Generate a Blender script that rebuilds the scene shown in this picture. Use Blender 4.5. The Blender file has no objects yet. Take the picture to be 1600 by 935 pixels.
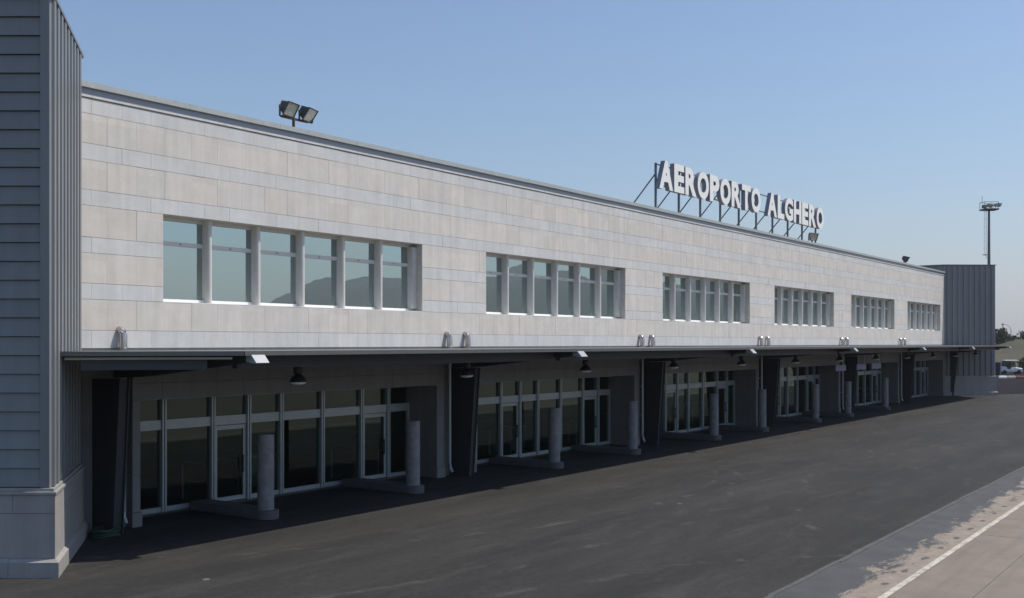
import bpy, bmesh, math, random
from mathutils import Vector, Matrix
random.seed(7)
S = bpy.context.scene
C = S.collection
R = math.radians
TH = 0.63                      # angle between the view direction and the facade

# ------------------------------------------------------------------ camera
cam = bpy.data.cameras.new('camera'); cam_o = bpy.data.objects.new('camera', cam); C.objects.link(cam_o)
cam.sensor_width = 36; cam.lens = 36.45; cam.shift_y = 0.0432; cam.clip_start = 0.1; cam.clip_end = 60000
CAM = Vector((0, -22.744, 4.55))
cam_o.location = CAM; cam_o.rotation_euler = (R(90), 0, TH - R(90))
S.camera = cam_o

# ------------------------------------------------------------------ sky, sun, exposure
SUN_EL, SUN_AZ = R(57.5), R(135)            # azimuth clockwise from +Y: sun stands towards +X -Y
w = bpy.data.worlds.new('World'); S.world = w; w.use_nodes = True
nt = w.node_tree; bg = nt.nodes['Background']
sky = nt.nodes.new('ShaderNodeTexSky'); sky.sky_type = 'NISHITA'; sky.sun_disc = False
sky.sun_elevation = SUN_EL; sky.sun_rotation = SUN_AZ
sky.air_density = 1.25; sky.dust_density = 1.0; sky.ozone_density = 6.5; sky.altitude = 20
nt.links.new(sky.outputs[0], bg.inputs[0]); bg.inputs[1].default_value = 0.125
sun = bpy.data.lights.new('sun', 'SUN'); sun.energy = 4.6; sun.angle = R(0.53); sun.color = (1, 0.93, 0.83)
sun_o = bpy.data.objects.new('sun', sun); C.objects.link(sun_o); sun_o.location = (60, -60, 80)
sd = Vector((math.sin(SUN_AZ) * math.cos(SUN_EL), math.cos(SUN_AZ) * math.cos(SUN_EL), math.sin(SUN_EL)))
sun_o.rotation_euler = sd.to_track_quat('Z', 'Y').to_euler()
S.view_settings.view_transform = 'Standard'; S.view_settings.look = 'None'
S.view_settings.exposure = 0.0; S.view_settings.gamma = 1.0; S.view_settings.use_curve_mapping = False

# ------------------------------------------------------------------ materials
class NT:
    def __init__(s, name):
        s.m = bpy.data.materials.new(name); s.m.use_nodes = True; s.t = s.m.node_tree
        s.b = s.t.nodes['Principled BSDF']; s.out = s.t.nodes['Material Output']
    def n(s, typ, **kw):
        nd = s.t.nodes.new(typ)
        for k, v in kw.items():
            if k in nd.inputs: nd.inputs[k].default_value = v
            else: setattr(nd, k, v)
        return nd
    def l(s, a, b): s.t.links.new(a, b)
    def pos(s): return s.n('ShaderNodeNewGeometry').outputs['Position']
    def math(s, op, a, b=None, c=None):
        nd = s.n('ShaderNodeMath', operation=op)
        for i, v in enumerate((a, b, c)):
            if v is None: continue
            if isinstance(v, (int, float)): nd.inputs[i].default_value = v
            else: s.l(v, nd.inputs[i])
        return nd.outputs[0]
    def noise(s, vec, scale, detail=4, rough=0.55, dist=0.0):
        nd = s.n('ShaderNodeTexNoise', Scale=scale, Detail=detail, Roughness=rough, Distortion=dist)
        s.l(vec, nd.inputs['Vector']); return nd.outputs['Fac']
    def ramp(s, fac, stops):
        nd = s.n('ShaderNodeValToRGB'); e = nd.color_ramp.elements
        while len(e) < len(stops): e.new(0.5)
        for el, (p, c) in zip(e, stops):
            el.position = p; el.color = (c, c, c, 1) if isinstance(c, (int, float)) else (*c, 1)
        s.l(fac, nd.inputs[0]); return nd.outputs[0]
    def mix(s, fac, a, b, blend='MIX'):
        nd = s.n('ShaderNodeMix', data_type='RGBA', blend_type=blend)
        for i, v in ((0, fac), (6, a), (7, b)):
            if isinstance(v, (int, float)): nd.inputs[i].default_value = v
            elif isinstance(v, tuple): nd.inputs[i].default_value = (*v, 1)
            else: s.l(v, nd.inputs[i])
        return nd.outputs[2]
    def scalev(s, vec, sc):
        nd = s.n('ShaderNodeMapping'); nd.inputs['Scale'].default_value = sc
        s.l(vec, nd.inputs[0]); return nd.outputs[0]
    def bump(s, h, strength=0.3, dist=0.01):
        nd = s.n('ShaderNodeBump', Strength=strength, Distance=dist); s.l(h, nd.inputs['Height'])
        s.l(nd.outputs[0], s.b.inputs['Normal'])
    def col(s, c):
        if isinstance(c, tuple): s.b.inputs['Base Color'].default_value = (*c, 1)
        else: s.l(c, s.b.inputs['Base Color'])
    def set(s, rough=0.6, metal=0.0, spec=0.5):
        s.b.inputs['Roughness'].default_value = rough; s.b.inputs['Metallic'].default_value = metal
        s.b.inputs['Specular IOR Level'].default_value = spec; return s

def plain(name, c, rough=0.5, metal=0.0, var=0.12, scale=6.0, spec=0.5):
    """paint or metal with a little dirt and unevenness"""
    m = NT(name).set(rough, metal, spec)
    f = m.noise(m.pos(), scale, 5)
    m.col(m.mix(m.ramp(f, [(0.3, 0.0), (0.75, 1.0)]), tuple(x * (1 - var) for x in c), tuple(min(1, x * (1 + var)) for x in c)))
    m.l(m.ramp(f, [(0.2, max(0, rough - 0.08)), (0.8, min(1, rough + 0.08))]), m.b.inputs['Roughness'])
    return m.m

def sheet(name, c):
    m = NT(name).set(0.42, 0, 0.5); p = m.pos(); oi = m.n('ShaderNodeObjectInfo')
    a = m.mix(oi.outputs['Random'], tuple(x * 0.95 for x in c), tuple(x * 1.05 for x in c))
    dirt = m.ramp(m.noise(m.scalev(p, (2.5, 2.5, 0.35)), 1.0, 6, 0.65), [(0.35, 0.90), (0.65, 1.04)])
    a = m.mix(1.0, a, dirt, 'MULTIPLY'); m.col(a)
    m.l(m.ramp(m.noise(p, 1.7, 4), [(0.3, 0.36), (0.7, 0.5)]), m.b.inputs['Roughness'])
    m.bump(m.noise(m.scalev(p, (1, 1, 2)), 0.9, 2), 0.25, 0.02)
    return m.m

def stone(name, c, x_off, wdt=0.815, z_bands=True):
    """fine grained granite slab; each slab has its own tone, taken from its place in the bond"""
    m = NT(name).set(0.62, 0, 0.4)
    p = m.pos(); sep = m.n('ShaderNodeSeparateXYZ'); m.l(p, sep.inputs[0])
    ix = m.math('FLOOR', m.math('DIVIDE', m.math('SUBTRACT', sep.outputs[0], x_off), wdt))
    iz = m.math('FLOOR', m.math('DIVIDE', m.math('SUBTRACT', sep.outputs[2], 4.30), 0.557))
    cv = m.n('ShaderNodeCombineXYZ'); m.l(ix, cv.inputs[0]); m.l(iz, cv.inputs[1])
    wn = m.n('ShaderNodeTexWhiteNoise', noise_dimensions='2D'); m.l(cv.outputs[0], wn.inputs['Vector'])
    tone = m.mix(wn.outputs['Value'], tuple(x * 0.955 for x in c), tuple(min(1, x * 1.045) for x in c))
    hue = m.mix(m.math('MULTIPLY', m.math('FRACT', m.math('MULTIPLY', wn.outputs['Value'], 7.3)), 0.30), tone, tuple(c[i] * k for i, k in enumerate((0.90, 0.97, 1.03))))
    grain = m.ramp(m.noise(p, 95, 3, 0.7), [(0.32, 0.80), (0.5, 1.0), (0.70, 1.10)])
    a = m.mix(1.0, hue, grain, 'MULTIPLY')
    cloud = m.ramp(m.noise(p, 2.3, 6, 0.65), [(0.30, 0.93), (0.65, 1.03)])
    a = m.mix(1.0, a, cloud, 'MULTIPLY')
    streak = m.ramp(m.noise(m.scalev(p, (3.2, 3.2, 0.22)), 1.0, 5, 0.6), [(0.36, 0.90), (0.60, 1.0)])
    a = m.mix(1.0, a, streak, 'MULTIPLY')
    pit = m.n('ShaderNodeTexVoronoi', Scale=1.9); m.l(p, pit.inputs['Vector'])
    a = m.mix(m.ramp(m.math('ADD', pit.outputs['Distance'], m.math('MULTIPLY', m.noise(p, 14, 3), 0.10)), [(0.075, 0.35), (0.105, 0.0)]), a, tuple(x * 0.55 for x in c))
    m.col(a); m.bump(m.noise(p, 60, 3), 0.15, 0.004)
    return m.m

def asphalt():
    m = NT('asphalt').set(0.88, 0, 0.3)
    p = m.pos()
    base = m.ramp(m.noise(m.scalev(p, (0.35, 1.0, 1)), 0.35, 6, 0.62), [(0.30, (0.022, 0.0212, 0.020)), (0.5, (0.0285, 0.0275, 0.0256)), (0.72, (0.037, 0.0352, 0.0325))])
    lay = m.ramp(m.noise(m.scalev(p, (0.05, 0.9, 1)), 1.0, 4, 0.5), [(0.40, 0.88), (0.60, 1.09)])       # paver lanes
    a = m.mix(1.0, base, lay, 'MULTIPLY')
    grit = m.ramp(m.noise(p, 70, 2, 0.8), [(0.25, 0.70), (0.5, 1.0), (0.75, 1.32)])
    a = m.mix(1.0, a, grit, 'MULTIPLY')
    dust = m.ramp(m.noise(m.scalev(p, (0.5, 1.6, 1)), 0.8, 8, 0.72, 0.8), [(0.50, 0.0), (0.75, 0.50)])
    a = m.mix(dust, a, (0.070, 0.067, 0.062))
    st = m.ramp(m.noise(m.scalev(p, (0.22, 3.0, 1)), 1.0, 7, 0.72, 0.5), [(0.52, 0.0), (0.72, 0.32)])
    patch = m.ramp(m.noise(p, 0.12, 3), [(0.42, 0.15), (0.62, 1.0)])
    a = m.mix(m.math('MULTIPLY', st, patch), a, (0.074, 0.069, 0.064))
    a = m.mix(1.0, a, m.ramp(m.noise(p, 6.0, 5, 0.7), [(0.3, 0.80), (0.7, 1.20)]), 'MULTIPLY')
    a = m.mix(1.0, a, m.ramp(m.noise(p, 22.0, 3, 0.8), [(0.28, 0.72), (0.5, 1.0), (0.72, 1.30)]), 'MULTIPLY')
    # curved tyre scuffs: thin bands of two big rings, broken by noise
    sep = m.n('ShaderNodeSeparateXYZ'); m.l(p, sep.inputs[0])
    for cx, cy, rad in ((22, 14, 25.5), (9, -34, 24.0), (40, -40, 31.0), (26, 9, 18.6), (55, -30, 24.5)):
        dx = m.math('SUBTRACT', sep.outputs[0], cx); dy = m.math('SUBTRACT', sep.outputs[1], cy)
        d = m.math('SQRT', m.math('ADD', m.math('MULTIPLY', dx, dx), m.math('MULTIPLY', dy, dy)))
        d = m.math('ADD', d, m.math('MULTIPLY', m.noise(p, 0.25, 2), 1.6))
        k = m.math('ABSOLUTE', m.math('SUBTRACT', d, rad))
        band = m.ramp(k, [(0.0, 1.0), (0.16, 0.0)])
        brk = m.ramp(m.noise(m.scalev(p, (1, 1, 1)), 0.9, 7, 0.7), [(0.50, 0.0), (0.64, 0.50)])
        a = m.mix(m.math('MULTIPLY', band, brk), a, (0.115, 0.11, 0.10))
    spots = m.n('ShaderNodeTexVoronoi', Scale=0.34); m.l(p, spots.inputs['Vector'])
    a = m.mix(m.ramp(m.math('ADD', spots.outputs['Distance'], m.math('MULTIPLY', m.noise(p, 9, 3), 0.06)), [(0.045, 0.6), (0.06, 0.0)]), a, (0.22, 0.21, 0.19))
    m.col(a); m.bump(m.noise(p, 90, 2), 0.5, 0.006)
    return m.m

def concrete(name='concrete', c=(0.222, 0.186, 0.154)):
    m = NT(name).set(0.85, 0, 0.3)
    p = m.pos()
    a = m.ramp(m.noise(p, 0.9, 7, 0.65), [(0.3, tuple(x * 0.80 for x in c)), (0.7, tuple(x * 1.08 for x in c))])
    grit = m.ramp(m.noise(p, 60, 2, 0.7), [(0.3, 0.86), (0.7, 1.1)])
    a = m.mix(1.0, a, grit, 'MULTIPLY')
    rub = m.ramp(m.noise(m.scalev(p, (0.12, 2.2, 1)), 1.0, 5, 0.6), [(0.48, 0.0), (0.70, 0.45)])
    a = m.mix(rub, a, tuple(x * 0.55 for x in c))
    m.col(a); m.bump(m.noise(p, 45, 3), 0.25, 0.004)
    return m.m

def shoulder():
    """grey sealed strip whose coat is worn off in tongues beside the painted line"""
    m = NT('sealed_shoulder').set(0.82, 0, 0.35)
    p = m.pos(); sep = m.n('ShaderNodeSeparateXYZ'); m.l(p, sep.inputs[0])
    x, y = sep.outputs[0], sep.outputs[1]
    yy = m.math('SUBTRACT', y, m.math('MULTIPLY', m.math('SUBTRACT', x, 26.0), 0.006))
    seal = m.ramp(m.noise(p, 1.1, 6, 0.65), [(0.3, (0.056, 0.057, 0.058)), (0.7, (0.084, 0.085, 0.085))])
    bare = m.ramp(m.noise(p, 3.0, 6, 0.7), [(0.3, (0.19, 0.158, 0.128)), (0.7, (0.31, 0.262, 0.212))])
    wob = m.noise(m.scalev(p, (0.55, 1.6, 1)), 1.25, 8, 0.70, 0.6)
    wob = m.math('ADD', wob, m.math('MULTIPLY', m.math('SUBTRACT', m.noise(p, 14, 6, 0.75), 0.5), 0.35))
    k = m.math('ADD', m.math('MULTIPLY', m.math('ADD', yy, 16.42), -1.05), m.math('MULTIPLY', m.math('SUBTRACT', wob, 0.5), 3.0))
    mask = m.ramp(k, [(0.02, 0.0), (0.20, 1.0)])
    a = m.mix(mask, seal, bare)
    # bitumen blots at even steps
    fx = m.math('SUBTRACT', m.math('FRACT', m.math('DIVIDE', m.math('SUBTRACT', x, 19.25), 1.43)), 0.5)
    ex = m.math('DIVIDE', m.math('MULTIPLY', fx, 1.43), 0.36)
    ey = m.math('DIVIDE', m.math('ADD', yy, 16.86), 0.13)
    d = m.math('ADD', m.math('MULTIPLY', ex, ex), m.math('MULTIPLY', ey, ey))
    d = m.math('ADD', d, m.math('MULTIPLY', m.noise(p, 5, 4), 1.4))
    a = m.mix(m.ramp(d, [(0.85, 0.8), (1.15, 0.0)]), a, (0.062, 0.060, 0.058))
    grit = m.ramp(m.noise(p, 60, 2, 0.7), [(0.3, 0.84), (0.7, 1.12)])
    a = m.mix(1.0, a, grit, 'MULTIPLY')
    m.col(a); m.bump(m.noise(p, 30, 4), 0.3, 0.006)
    return m.m

def line_paint():
    m = NT('line_paint').set(0.7, 0, 0.4); p = m.pos()
    wear = m.ramp(m.noise(p, 4.5, 8, 0.75), [(0.40, 1.0), (0.54, 0.10)])
    m.col(m.mix(wear, (0.55, 0.505, 0.41), (0.27, 0.24, 0.205))); return m.m

def land(name, stops, sc=0.02):
    m = NT(name).set(0.95, 0, 0.1); p = m.pos()
    a = m.ramp(m.noise(p, sc, 10, 0.68), stops)
    a = m.mix(1.0, a, m.ramp(m.noise(p, sc * 40, 5, 0.7), [(0.3, 0.65), (0.7, 1.25)]), 'MULTIPLY')
    m.col(a); return m.m

def glass(name, refl, tint, refl_tint=(1, 1, 1), rough=0.0):
    """coated architectural glass: partly mirrors, the rest passes through tinted"""
    m = NT(name); t = m.t; t.nodes.remove(m.b)
    gl = m.n('ShaderNodeBsdfGlossy', Roughness=rough); gl.inputs['Color'].default_value = (*refl_tint, 1)
    tr = m.n('ShaderNodeBsdfTransparent'); tr.inputs['Color'].default_value = (*tint, 1)
    fr = m.n('ShaderNodeFresnel', IOR=1.5)
    fac = m.math('ADD', m.math('MULTIPLY', fr.outputs[0], 1.0 - refl), refl)
    wob = m.n('ShaderNodeBump', Strength=0.012, Distance=0.02); m.l(m.noise(m.pos(), 1.6, 2), wob.inputs['Height'])
    m.l(wob.outputs[0], gl.inputs['Normal'])
    mx = m.n('ShaderNodeMixShader'); m.l(fac, mx.inputs[0]); m.l(tr.outputs[0], mx.inputs[1]); m.l(gl.outputs[0], mx.inputs[2])
    m.l(mx.outputs[0], m.out.inputs[0]); return m.m

def leaf_mat(name, a, b):
    m = NT(name).set(0.7, 0, 0.25)
    oi = m.n('ShaderNodeObjectInfo')
    f = m.math('FRACT', m.math('ADD', m.noise(m.pos(), 1.3, 3), m.math('MULTIPLY', oi.outputs['Random'], 0.3)))
    m.col(m.ramp(f, [(0.3, a), (0.8, b)])); return m.m

M = dict(
    stone_tall=stone('granite_warm', (0.625, 0.585, 0.535), 14.51),
    stone_short=stone('granite_cool', (0.600, 0.596, 0.580), 14.10),
    stone_low=stone('granite_base', (0.335, 0.318, 0.305), 0.2, 0.9),
    stone_shaded=stone('granite_canopy_shade', (0.225, 0.217, 0.212), 0.2, 0.9),  # same granite, canopy shade put into its colour by darkening it
    core=plain('mortar_backing', (0.30, 0.285, 0.27), 0.9),
    reveal=plain('reveal_render', (0.50, 0.475, 0.42), 0.8),
    asphalt=asphalt(), concrete=concrete(), shoulder=shoulder(), line=line_paint(),
    dark_asphalt=plain('new_asphalt', (0.022, 0.019, 0.022), 0.95, 0, 0.25, 0.6, 0.05),
    steel_paint=sheet('blue_grey_sheet', (0.192, 0.206, 0.214)),
    coping=plain('aluminium_coping', (0.42, 0.44, 0.42), 0.45, 0.3, 0.08),
    parapet=plain('parapet_sheet', (0.30, 0.33, 0.37), 0.4, 0.2, 0.06),
    ledge=plain('ledge_stone', (0.60, 0.58, 0.55), 0.7),
    canopy_top=plain('canopy_sheet', (0.17, 0.175, 0.18), 0.5, 0.3, 0.1),
    canopy_edge=plain('canopy_edge_trim', (0.105, 0.107, 0.107), 0.5, 0.2, 0.1),
    dark_steel=plain('charcoal_steel', (0.038, 0.041, 0.047), 0.55, 0.0, 0.15),
    tip=plain('pale_steel_plate', (0.34, 0.35, 0.37), 0.45, 0.1, 0.08),
    soffit=plain('soffit_board', (0.30, 0.28, 0.22), 0.8),
    frame_white=plain('white_coated_aluminium', (0.57, 0.555, 0.53), 0.4, 0.0, 0.05),
    sill=plain('white_sill', (0.80, 0.80, 0.78), 0.45, 0.0, 0.04),
    frame_grey=plain('silver_aluminium', (0.40, 0.45, 0.46), 0.35, 0.25, 0.06),
    pane_up=glass('mirror_coated_glass', 0.52, (0.10, 0.13, 0.12), (0.76, 0.90, 0.89)),
    pane_low=glass('clear_glass', 0.02, (0.50, 0.64, 0.58), (0.78, 0.95, 0.86)),
    zinc=plain('zinc_pipe', (0.52, 0.48, 0.47), 0.22, 0.95, 0.12, 9),
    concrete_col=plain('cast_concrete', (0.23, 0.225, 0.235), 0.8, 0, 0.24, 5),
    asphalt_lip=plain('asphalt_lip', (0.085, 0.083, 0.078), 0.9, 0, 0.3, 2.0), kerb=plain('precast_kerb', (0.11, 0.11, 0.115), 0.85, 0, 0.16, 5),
    letter=plain('white_sign_enamel', (0.80, 0.80, 0.77), 0.4, 0, 0.04),
    letter_side=plain('grey_letter_return', (0.24, 0.24, 0.28), 0.5, 0.1),
    galv=plain('galvanised_steel', (0.14, 0.15, 0.17), 0.5, 0.4, 0.15),
    lamp_black=plain('black_lamp_enamel', (0.018, 0.019, 0.022), 0.4),
    lamp_white=plain('white_lamp_enamel', (0.80, 0.80, 0.78), 0.4),
    flood_body=plain('floodlight_casting', (0.075, 0.075, 0.07), 0.55, 0.2),
    flood_glass=plain('floodlight_lens', (0.48, 0.48, 0.42), 0.25, 0.2, 0.3, 22),
    rust=plain('red_oxide_post', (0.075, 0.030, 0.030), 0.7),
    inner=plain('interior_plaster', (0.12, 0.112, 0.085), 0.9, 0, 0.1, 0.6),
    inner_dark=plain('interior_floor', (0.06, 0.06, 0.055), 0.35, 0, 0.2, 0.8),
    roof=plain('roof_membrane', (0.20, 0.20, 0.20), 0.9),
    counter=plain('teal_counter', (0.035, 0.10, 0.10), 0.5),
    hose=plain('green_hose', (0.025, 0.07, 0.045), 0.5),
    sign_blue=plain('lilac_grey_sign', (0.28, 0.27, 0.46), 0.5, 0, 0.06),
    white=plain('white_vehicle_paint', (0.78, 0.78, 0.76), 0.35, 0, 0.04),
    pale=plain('dirty_barrier_plastic', (0.42, 0.37, 0.33), 0.6),
    red=plain('red_barrier_plastic', (0.16, 0.03, 0.03), 0.5),
    blue=plain('dark_blue_panel', (0.03, 0.033, 0.065), 0.5),
    tyre=plain('tyre_rubber', (0.02, 0.02, 0.02), 0.8),
    bark=plain('bark', (0.09, 0.065, 0.045), 0.9, 0, 0.3, 8),
    leaf=leaf_mat('scrub_leaves', (0.040, 0.055, 0.026), (0.085, 0.10, 0.05)),
    leaf_dark=leaf_mat('cypress_leaves', (0.025, 0.040, 0.022), (0.05, 0.07, 0.035)),
    ground=land('dry_grassland', [(0.3, (0.17, 0.15, 0.095)), (0.5, (0.14, 0.135, 0.08)), (0.7, (0.095, 0.105, 0.055))], 0.01),
    bank=land('dry_bank', [(0.3, (0.115, 0.103, 0.075)), (0.7, (0.070, 0.070, 0.048))], 0.05),
    hill=land('hill_scrub', [(0.35, (0.055, 0.070, 0.040)), (0.7, (0.12, 0.115, 0.075))], 0.0015),
)

# ------------------------------------------------------------------ builders
class MB:
    def __init__(s): s.v = []; s.f = []; s.mi = []
    def add(s, vs, fs, mi=0):
        o = len(s.v); s.v += [tuple(v) for v in vs]; s.f += [[i + o for i in f] for f in fs]; s.mi += [mi] * len(fs); return s
    def box(s, x0, x1, y0, y1, z0, z1, mi=0, M4=None):
        vs = [Vector((x, y, z)) for z in (z0, z1) for y in (y0, y1) for x in (x0, x1)]
        if M4 is not None: vs = [M4 @ v for v in vs]
        return s.add(vs, [(0, 2, 3, 1), (4, 5, 7, 6), (0, 1, 5, 4), (1, 3, 7, 5), (3, 2, 6, 7), (2, 0, 4, 6)], mi)
    def prism(s, poly, z0, z1, mi=0):
        n = len(poly)
        vs = [(x, y, z0) for x, y in poly] + [(x, y, z1) for x, y in poly]
        fs = [list(range(n))[::-1], list(range(n, 2 * n))] + [(i, (i + 1) % n, (i + 1) % n + n, i + n) for i in range(n)]
        return s.add(vs, fs, mi)
    def lathe(s, prof, cx=0, cy=0, n=20, mi=0, cap=True):
        vs = []; fs = []
        for r, z in prof:
            vs += [(cx + r * math.cos(2 * math.pi * i / n), cy + r * math.sin(2 * math.pi * i / n), z) for i in range(n)]
        for j in range(len(prof) - 1):
            for i in range(n):
                fs.append((j * n + i, j * n + (i + 1) % n, (j + 1) * n + (i + 1) % n, (j + 1) * n + i))
        if cap: fs.append(list(range(n))[::-1]); fs.append([(len(prof) - 1) * n + i for i in range(n)])
        return s.add(vs, fs, mi)
    def tube(s, pts, r, n=10, mi=0):
        pts = [Vector(p) for p in pts]; vs = []; fs = []; k = len(pts)
        rs = r if isinstance(r, (list, tuple)) else [r] * k
        for i, p in enumerate(pts):
            d = (pts[min(i + 1, k - 1)] - pts[max(i - 1, 0)]).normalized()
            up = Vector((0, 0, 1)) if abs(d.z) < 0.95 else Vector((1, 0, 0))
            a = d.cross(up).normalized(); b = d.cross(a).normalized()
            vs += [p + (a * math.cos(2 * math.pi * q / n) + b * math.sin(2 * math.pi * q / n)) * rs[i] for q in range(n)]
        for i in range(k - 1):
            for q in range(n): fs.append((i * n + q, i * n + (q + 1) % n, (i + 1) * n + (q + 1) % n, (i + 1) * n + q))
        fs.append(list(range(n))[::-1]); fs.append([(k - 1) * n + q for q in range(n)])
        return s.add(vs, fs, mi)
    def mesh(s, name, mats, smooth=False, bevel=0.0):
        me = bpy.data.meshes.new(name); me.from_pydata(s.v, [], s.f)
        for m in (mats if isinstance(mats, (list, tuple)) else [mats]): me.materials.append(M[m])
        me.polygons.foreach_set('material_index', s.mi)
        bm = bmesh.new(); bm.from_mesh(me); 
        if len(s.f) > 1: bmesh.ops.recalc_face_normals(bm, faces=bm.faces)
        if bevel:
            bmesh.ops.bevel(bm, geom=[e for e in bm.edges if e.calc_face_angle(0) > 0.5], offset=bevel, segments=1, affect='EDGES')
        if smooth:
            for f in bm.faces: f.smooth = True
            for e in bm.edges:
                if e.calc_face_angle(0) > 0.7: e.smooth = False
        bm.to_mesh(me); bm.free(); return me
    def build(s, name, mats, parent=None, smooth=False, bevel=0.0): return link(name, s.mesh(name, mats, smooth, bevel), parent)

def link(name, me, parent=None, loc=None):
    o = bpy.data.objects.new(name, me); C.objects.link(o)
    if parent is not None:
        o.parent = parent
        o.matrix_parent_inverse = parent_inv(parent)
    if loc is not None: o.location = loc
    return o
def world(o):
    m = Matrix.LocRotScale(o.location, o.rotation_euler, o.scale)
    return m if o.parent is None else world(o.parent) @ o.matrix_parent_inverse @ m
def parent_inv(p): return world(p).inverted()
def tag(o, label=None, cat=None, group=None, kind=None):
    for k, v in (('label', label), ('category', cat), ('group', group), ('kind', kind)):
        if v: o[k] = v
    return o
def thing(name, loc, label, cat, group=None):
    o = bpy.data.objects.new(name, None); C.objects.link(o); o.location = loc; o.empty_display_size = 0.3
    return tag(o, label, cat, group)
def copy_tree(o, loc, parent=None, label=None):
    """copy a thing with its parts and sub-parts; parts are modelled relative to the thing's own origin"""
    c = o.copy(); C.objects.link(c)
    if parent is None: c.location = loc
    else: c.parent = parent; c.matrix_parent_inverse = Matrix()
    if label: c['label'] = label
    for ch in o.children: copy_tree(ch, None, c)
    return c
def lpart(name, mb, mats, parent, smooth=False, bevel=0.0):
    """a part modelled in its thing's local frame"""
    o = bpy.data.objects.new(name, mb.mesh(name, mats, smooth, bevel)); C.objects.link(o); o.parent = parent; return o

PITCH = 13.485
XL, XR = 13.76, 94.92
XC = (XL + XR) / 2
NB = 6
AX = [14.345 + PITCH * k for k in range(7)]            # structural axes between the bays

# ------------------------------------------------------------------ the setting
g = MB().add([(-7900, -7900, -0.03), (7900, -7900, -0.03), (7900, 7900, -0.03), (-7900, 7900, -0.03)], [(0, 1, 2, 3)])
tag(g.build('ground', 'ground'), kind='structure')
a = MB().add([(-60, -15.5, 0), (330, -15.5, 0), (330, 60, 0), (-60, 60, 0)], [(0, 1, 2, 3)])
tag(a.build('asphalt_forecourt', 'asphalt'), kind='structure')
sh = MB().add([(-60, -17.30, 0.004), (330, -16.6, 0.004), (330, -15.49, 0.004), (-60, -15.49, 0.004)], [(0, 1, 2, 3)])
tag(sh.build('road_shoulder', 'shoulder'), kind='structure')
ed = MB(); x = -60.0
while x < 180:                                                       # raised lip of the newer asphalt, slightly uneven
    l = random.uniform(0.7, 1.9); j = random.uniform(-0.018, 0.018); wv = random.uniform(0.0, 0.04)
    ed.box(x, x + l, -15.56 + j - wv, -15.47 + j, -0.02, 0.014 + random.uniform(0, 0.006)); x += l
tag(ed.build('asphalt_edge', 'asphalt_lip'), kind='structure')
apron = MB().add([(-60, -200, -0.02), (330, -200, -0.02), (330, -15.5, -0.02), (-60, -15.5, -0.02)], [(0, 1, 2, 3)]).build('concrete_apron', 'core')
tag(apron, kind='structure')
sl = MB().box(0.012, 7.488, -4.988, -0.012, -0.12, 0.0).mesh('slab', 'concrete')
for i in range(-2, 9):
    for j in range(4):
        link('slab', sl, apron, (i * 7.5 + 4.0, -18.49 - 5 * j, 0.0))
    MB().box(i * 7.5 + 4.012, i * 7.5 + 11.488, -18.478, -16.6, -0.12, 0.001).build('slab', 'concrete', apron)
far = MB().box(-60, -11.01, -200, -17.86, -0.1, 0).box(71.51, 330, -200, -17.86, -0.1, 0).box(-11.0, 71.5, -200, -38.5, -0.1, 0)
tag(far.build('slab_field', 'concrete', apron), kind='stuff')
ln = MB().add([(-60, -19.72 + .11, 0.010), (-60, -19.72, 0.010), (160, -13.10, 0.010), (160, -13.10 + .11, 0.010)], [(0, 1, 2, 3)])
ln = MB()
for i in range(60):
    x0 = -30 + 3 * i; y = lambda q: -17.15 + (q - 26) * 0.004
    ln.add([(x0, y(x0) - 0.065, 0.008), (x0 + 3, y(x0 + 3) - 0.065, 0.008), (x0 + 3, y(x0 + 3) + 0.065, 0.008), (x0, y(x0) + 0.065, 0.008)], [(0, 1, 2, 3)])
tag(ln.build('painted_line', 'line'), kind='structure')
sr = MB().add([(99.5, -3.2, 0.004), (118, -14, 0.004), (330, -14, 0.004), (330, 55, 0.004), (100.5, 40, 0.004)], [(0, 1, 2, 3, 4)])
tag(sr.build('service_road', 'dark_asphalt'), kind='structure')

def ridge(name, r0, r1, az0, az1, hfun, mat, na, nr, cx=0, cy=0, dep=-0.6):
    vs = []; fs = []
    for i in range(na + 1):
        az = az0 + (az1 - az0) * i / na
        h = hfun(math.degrees(az))
        for j in range(nr + 1):
            t = j / nr; r = r0 + (r1 - r0) * t
            prof = math.sin(min(1, t * 1.6) * math.pi / 2) ** 1.6 if t < .625 else math.cos((t - .625) / .375 * math.pi / 2)
            z = h * prof * (1 + 0.10 * math.sin(az * 61 + j * 1.7) * math.sin(j * 2.1 + az * 23)) + dep * (1 - prof)
            vs.append((cx + r * math.cos(az), cy + r * math.sin(az), z))
    for i in range(na):
        for j in range(nr):
            q = i * (nr + 1) + j; fs.append((q, q + nr + 1, q + nr + 2, q + 1))
    o = MB().add(vs, fs).build(name, mat, None, True); return tag(o, kind='structure')
def hill_h(a):
    # a: degrees from +X, negative towards the airfield behind the viewer
    g = lambda c, s, h: h * math.exp(-((a - c) / s) ** 2)
    return 35 + g(-45, 5.5, 190) + g(-36, 6, 175) + g(-27, 7, 170) + g(-15, 9, 150) + g(-58, 5, 70) + g(-75, 9, 110) + g(-100, 15, 150) + 9 * math.sin(a * .9) + 6 * math.sin(a * 2.3 + 1)
ridge('hills', 2900, 4400, R(-150), R(-4), hill_h, 'hill', 220, 14)
bank_h = lambda a: 5.1 + 0.5 * math.sin(a * 2.1) + 0.35 * math.sin(a * 5.3 + .6)
ridge('scrub_bank', 205, 330, R(-22), R(38), bank_h, 'bank', 90, 8, 0, -22.7, -0.3)

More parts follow.
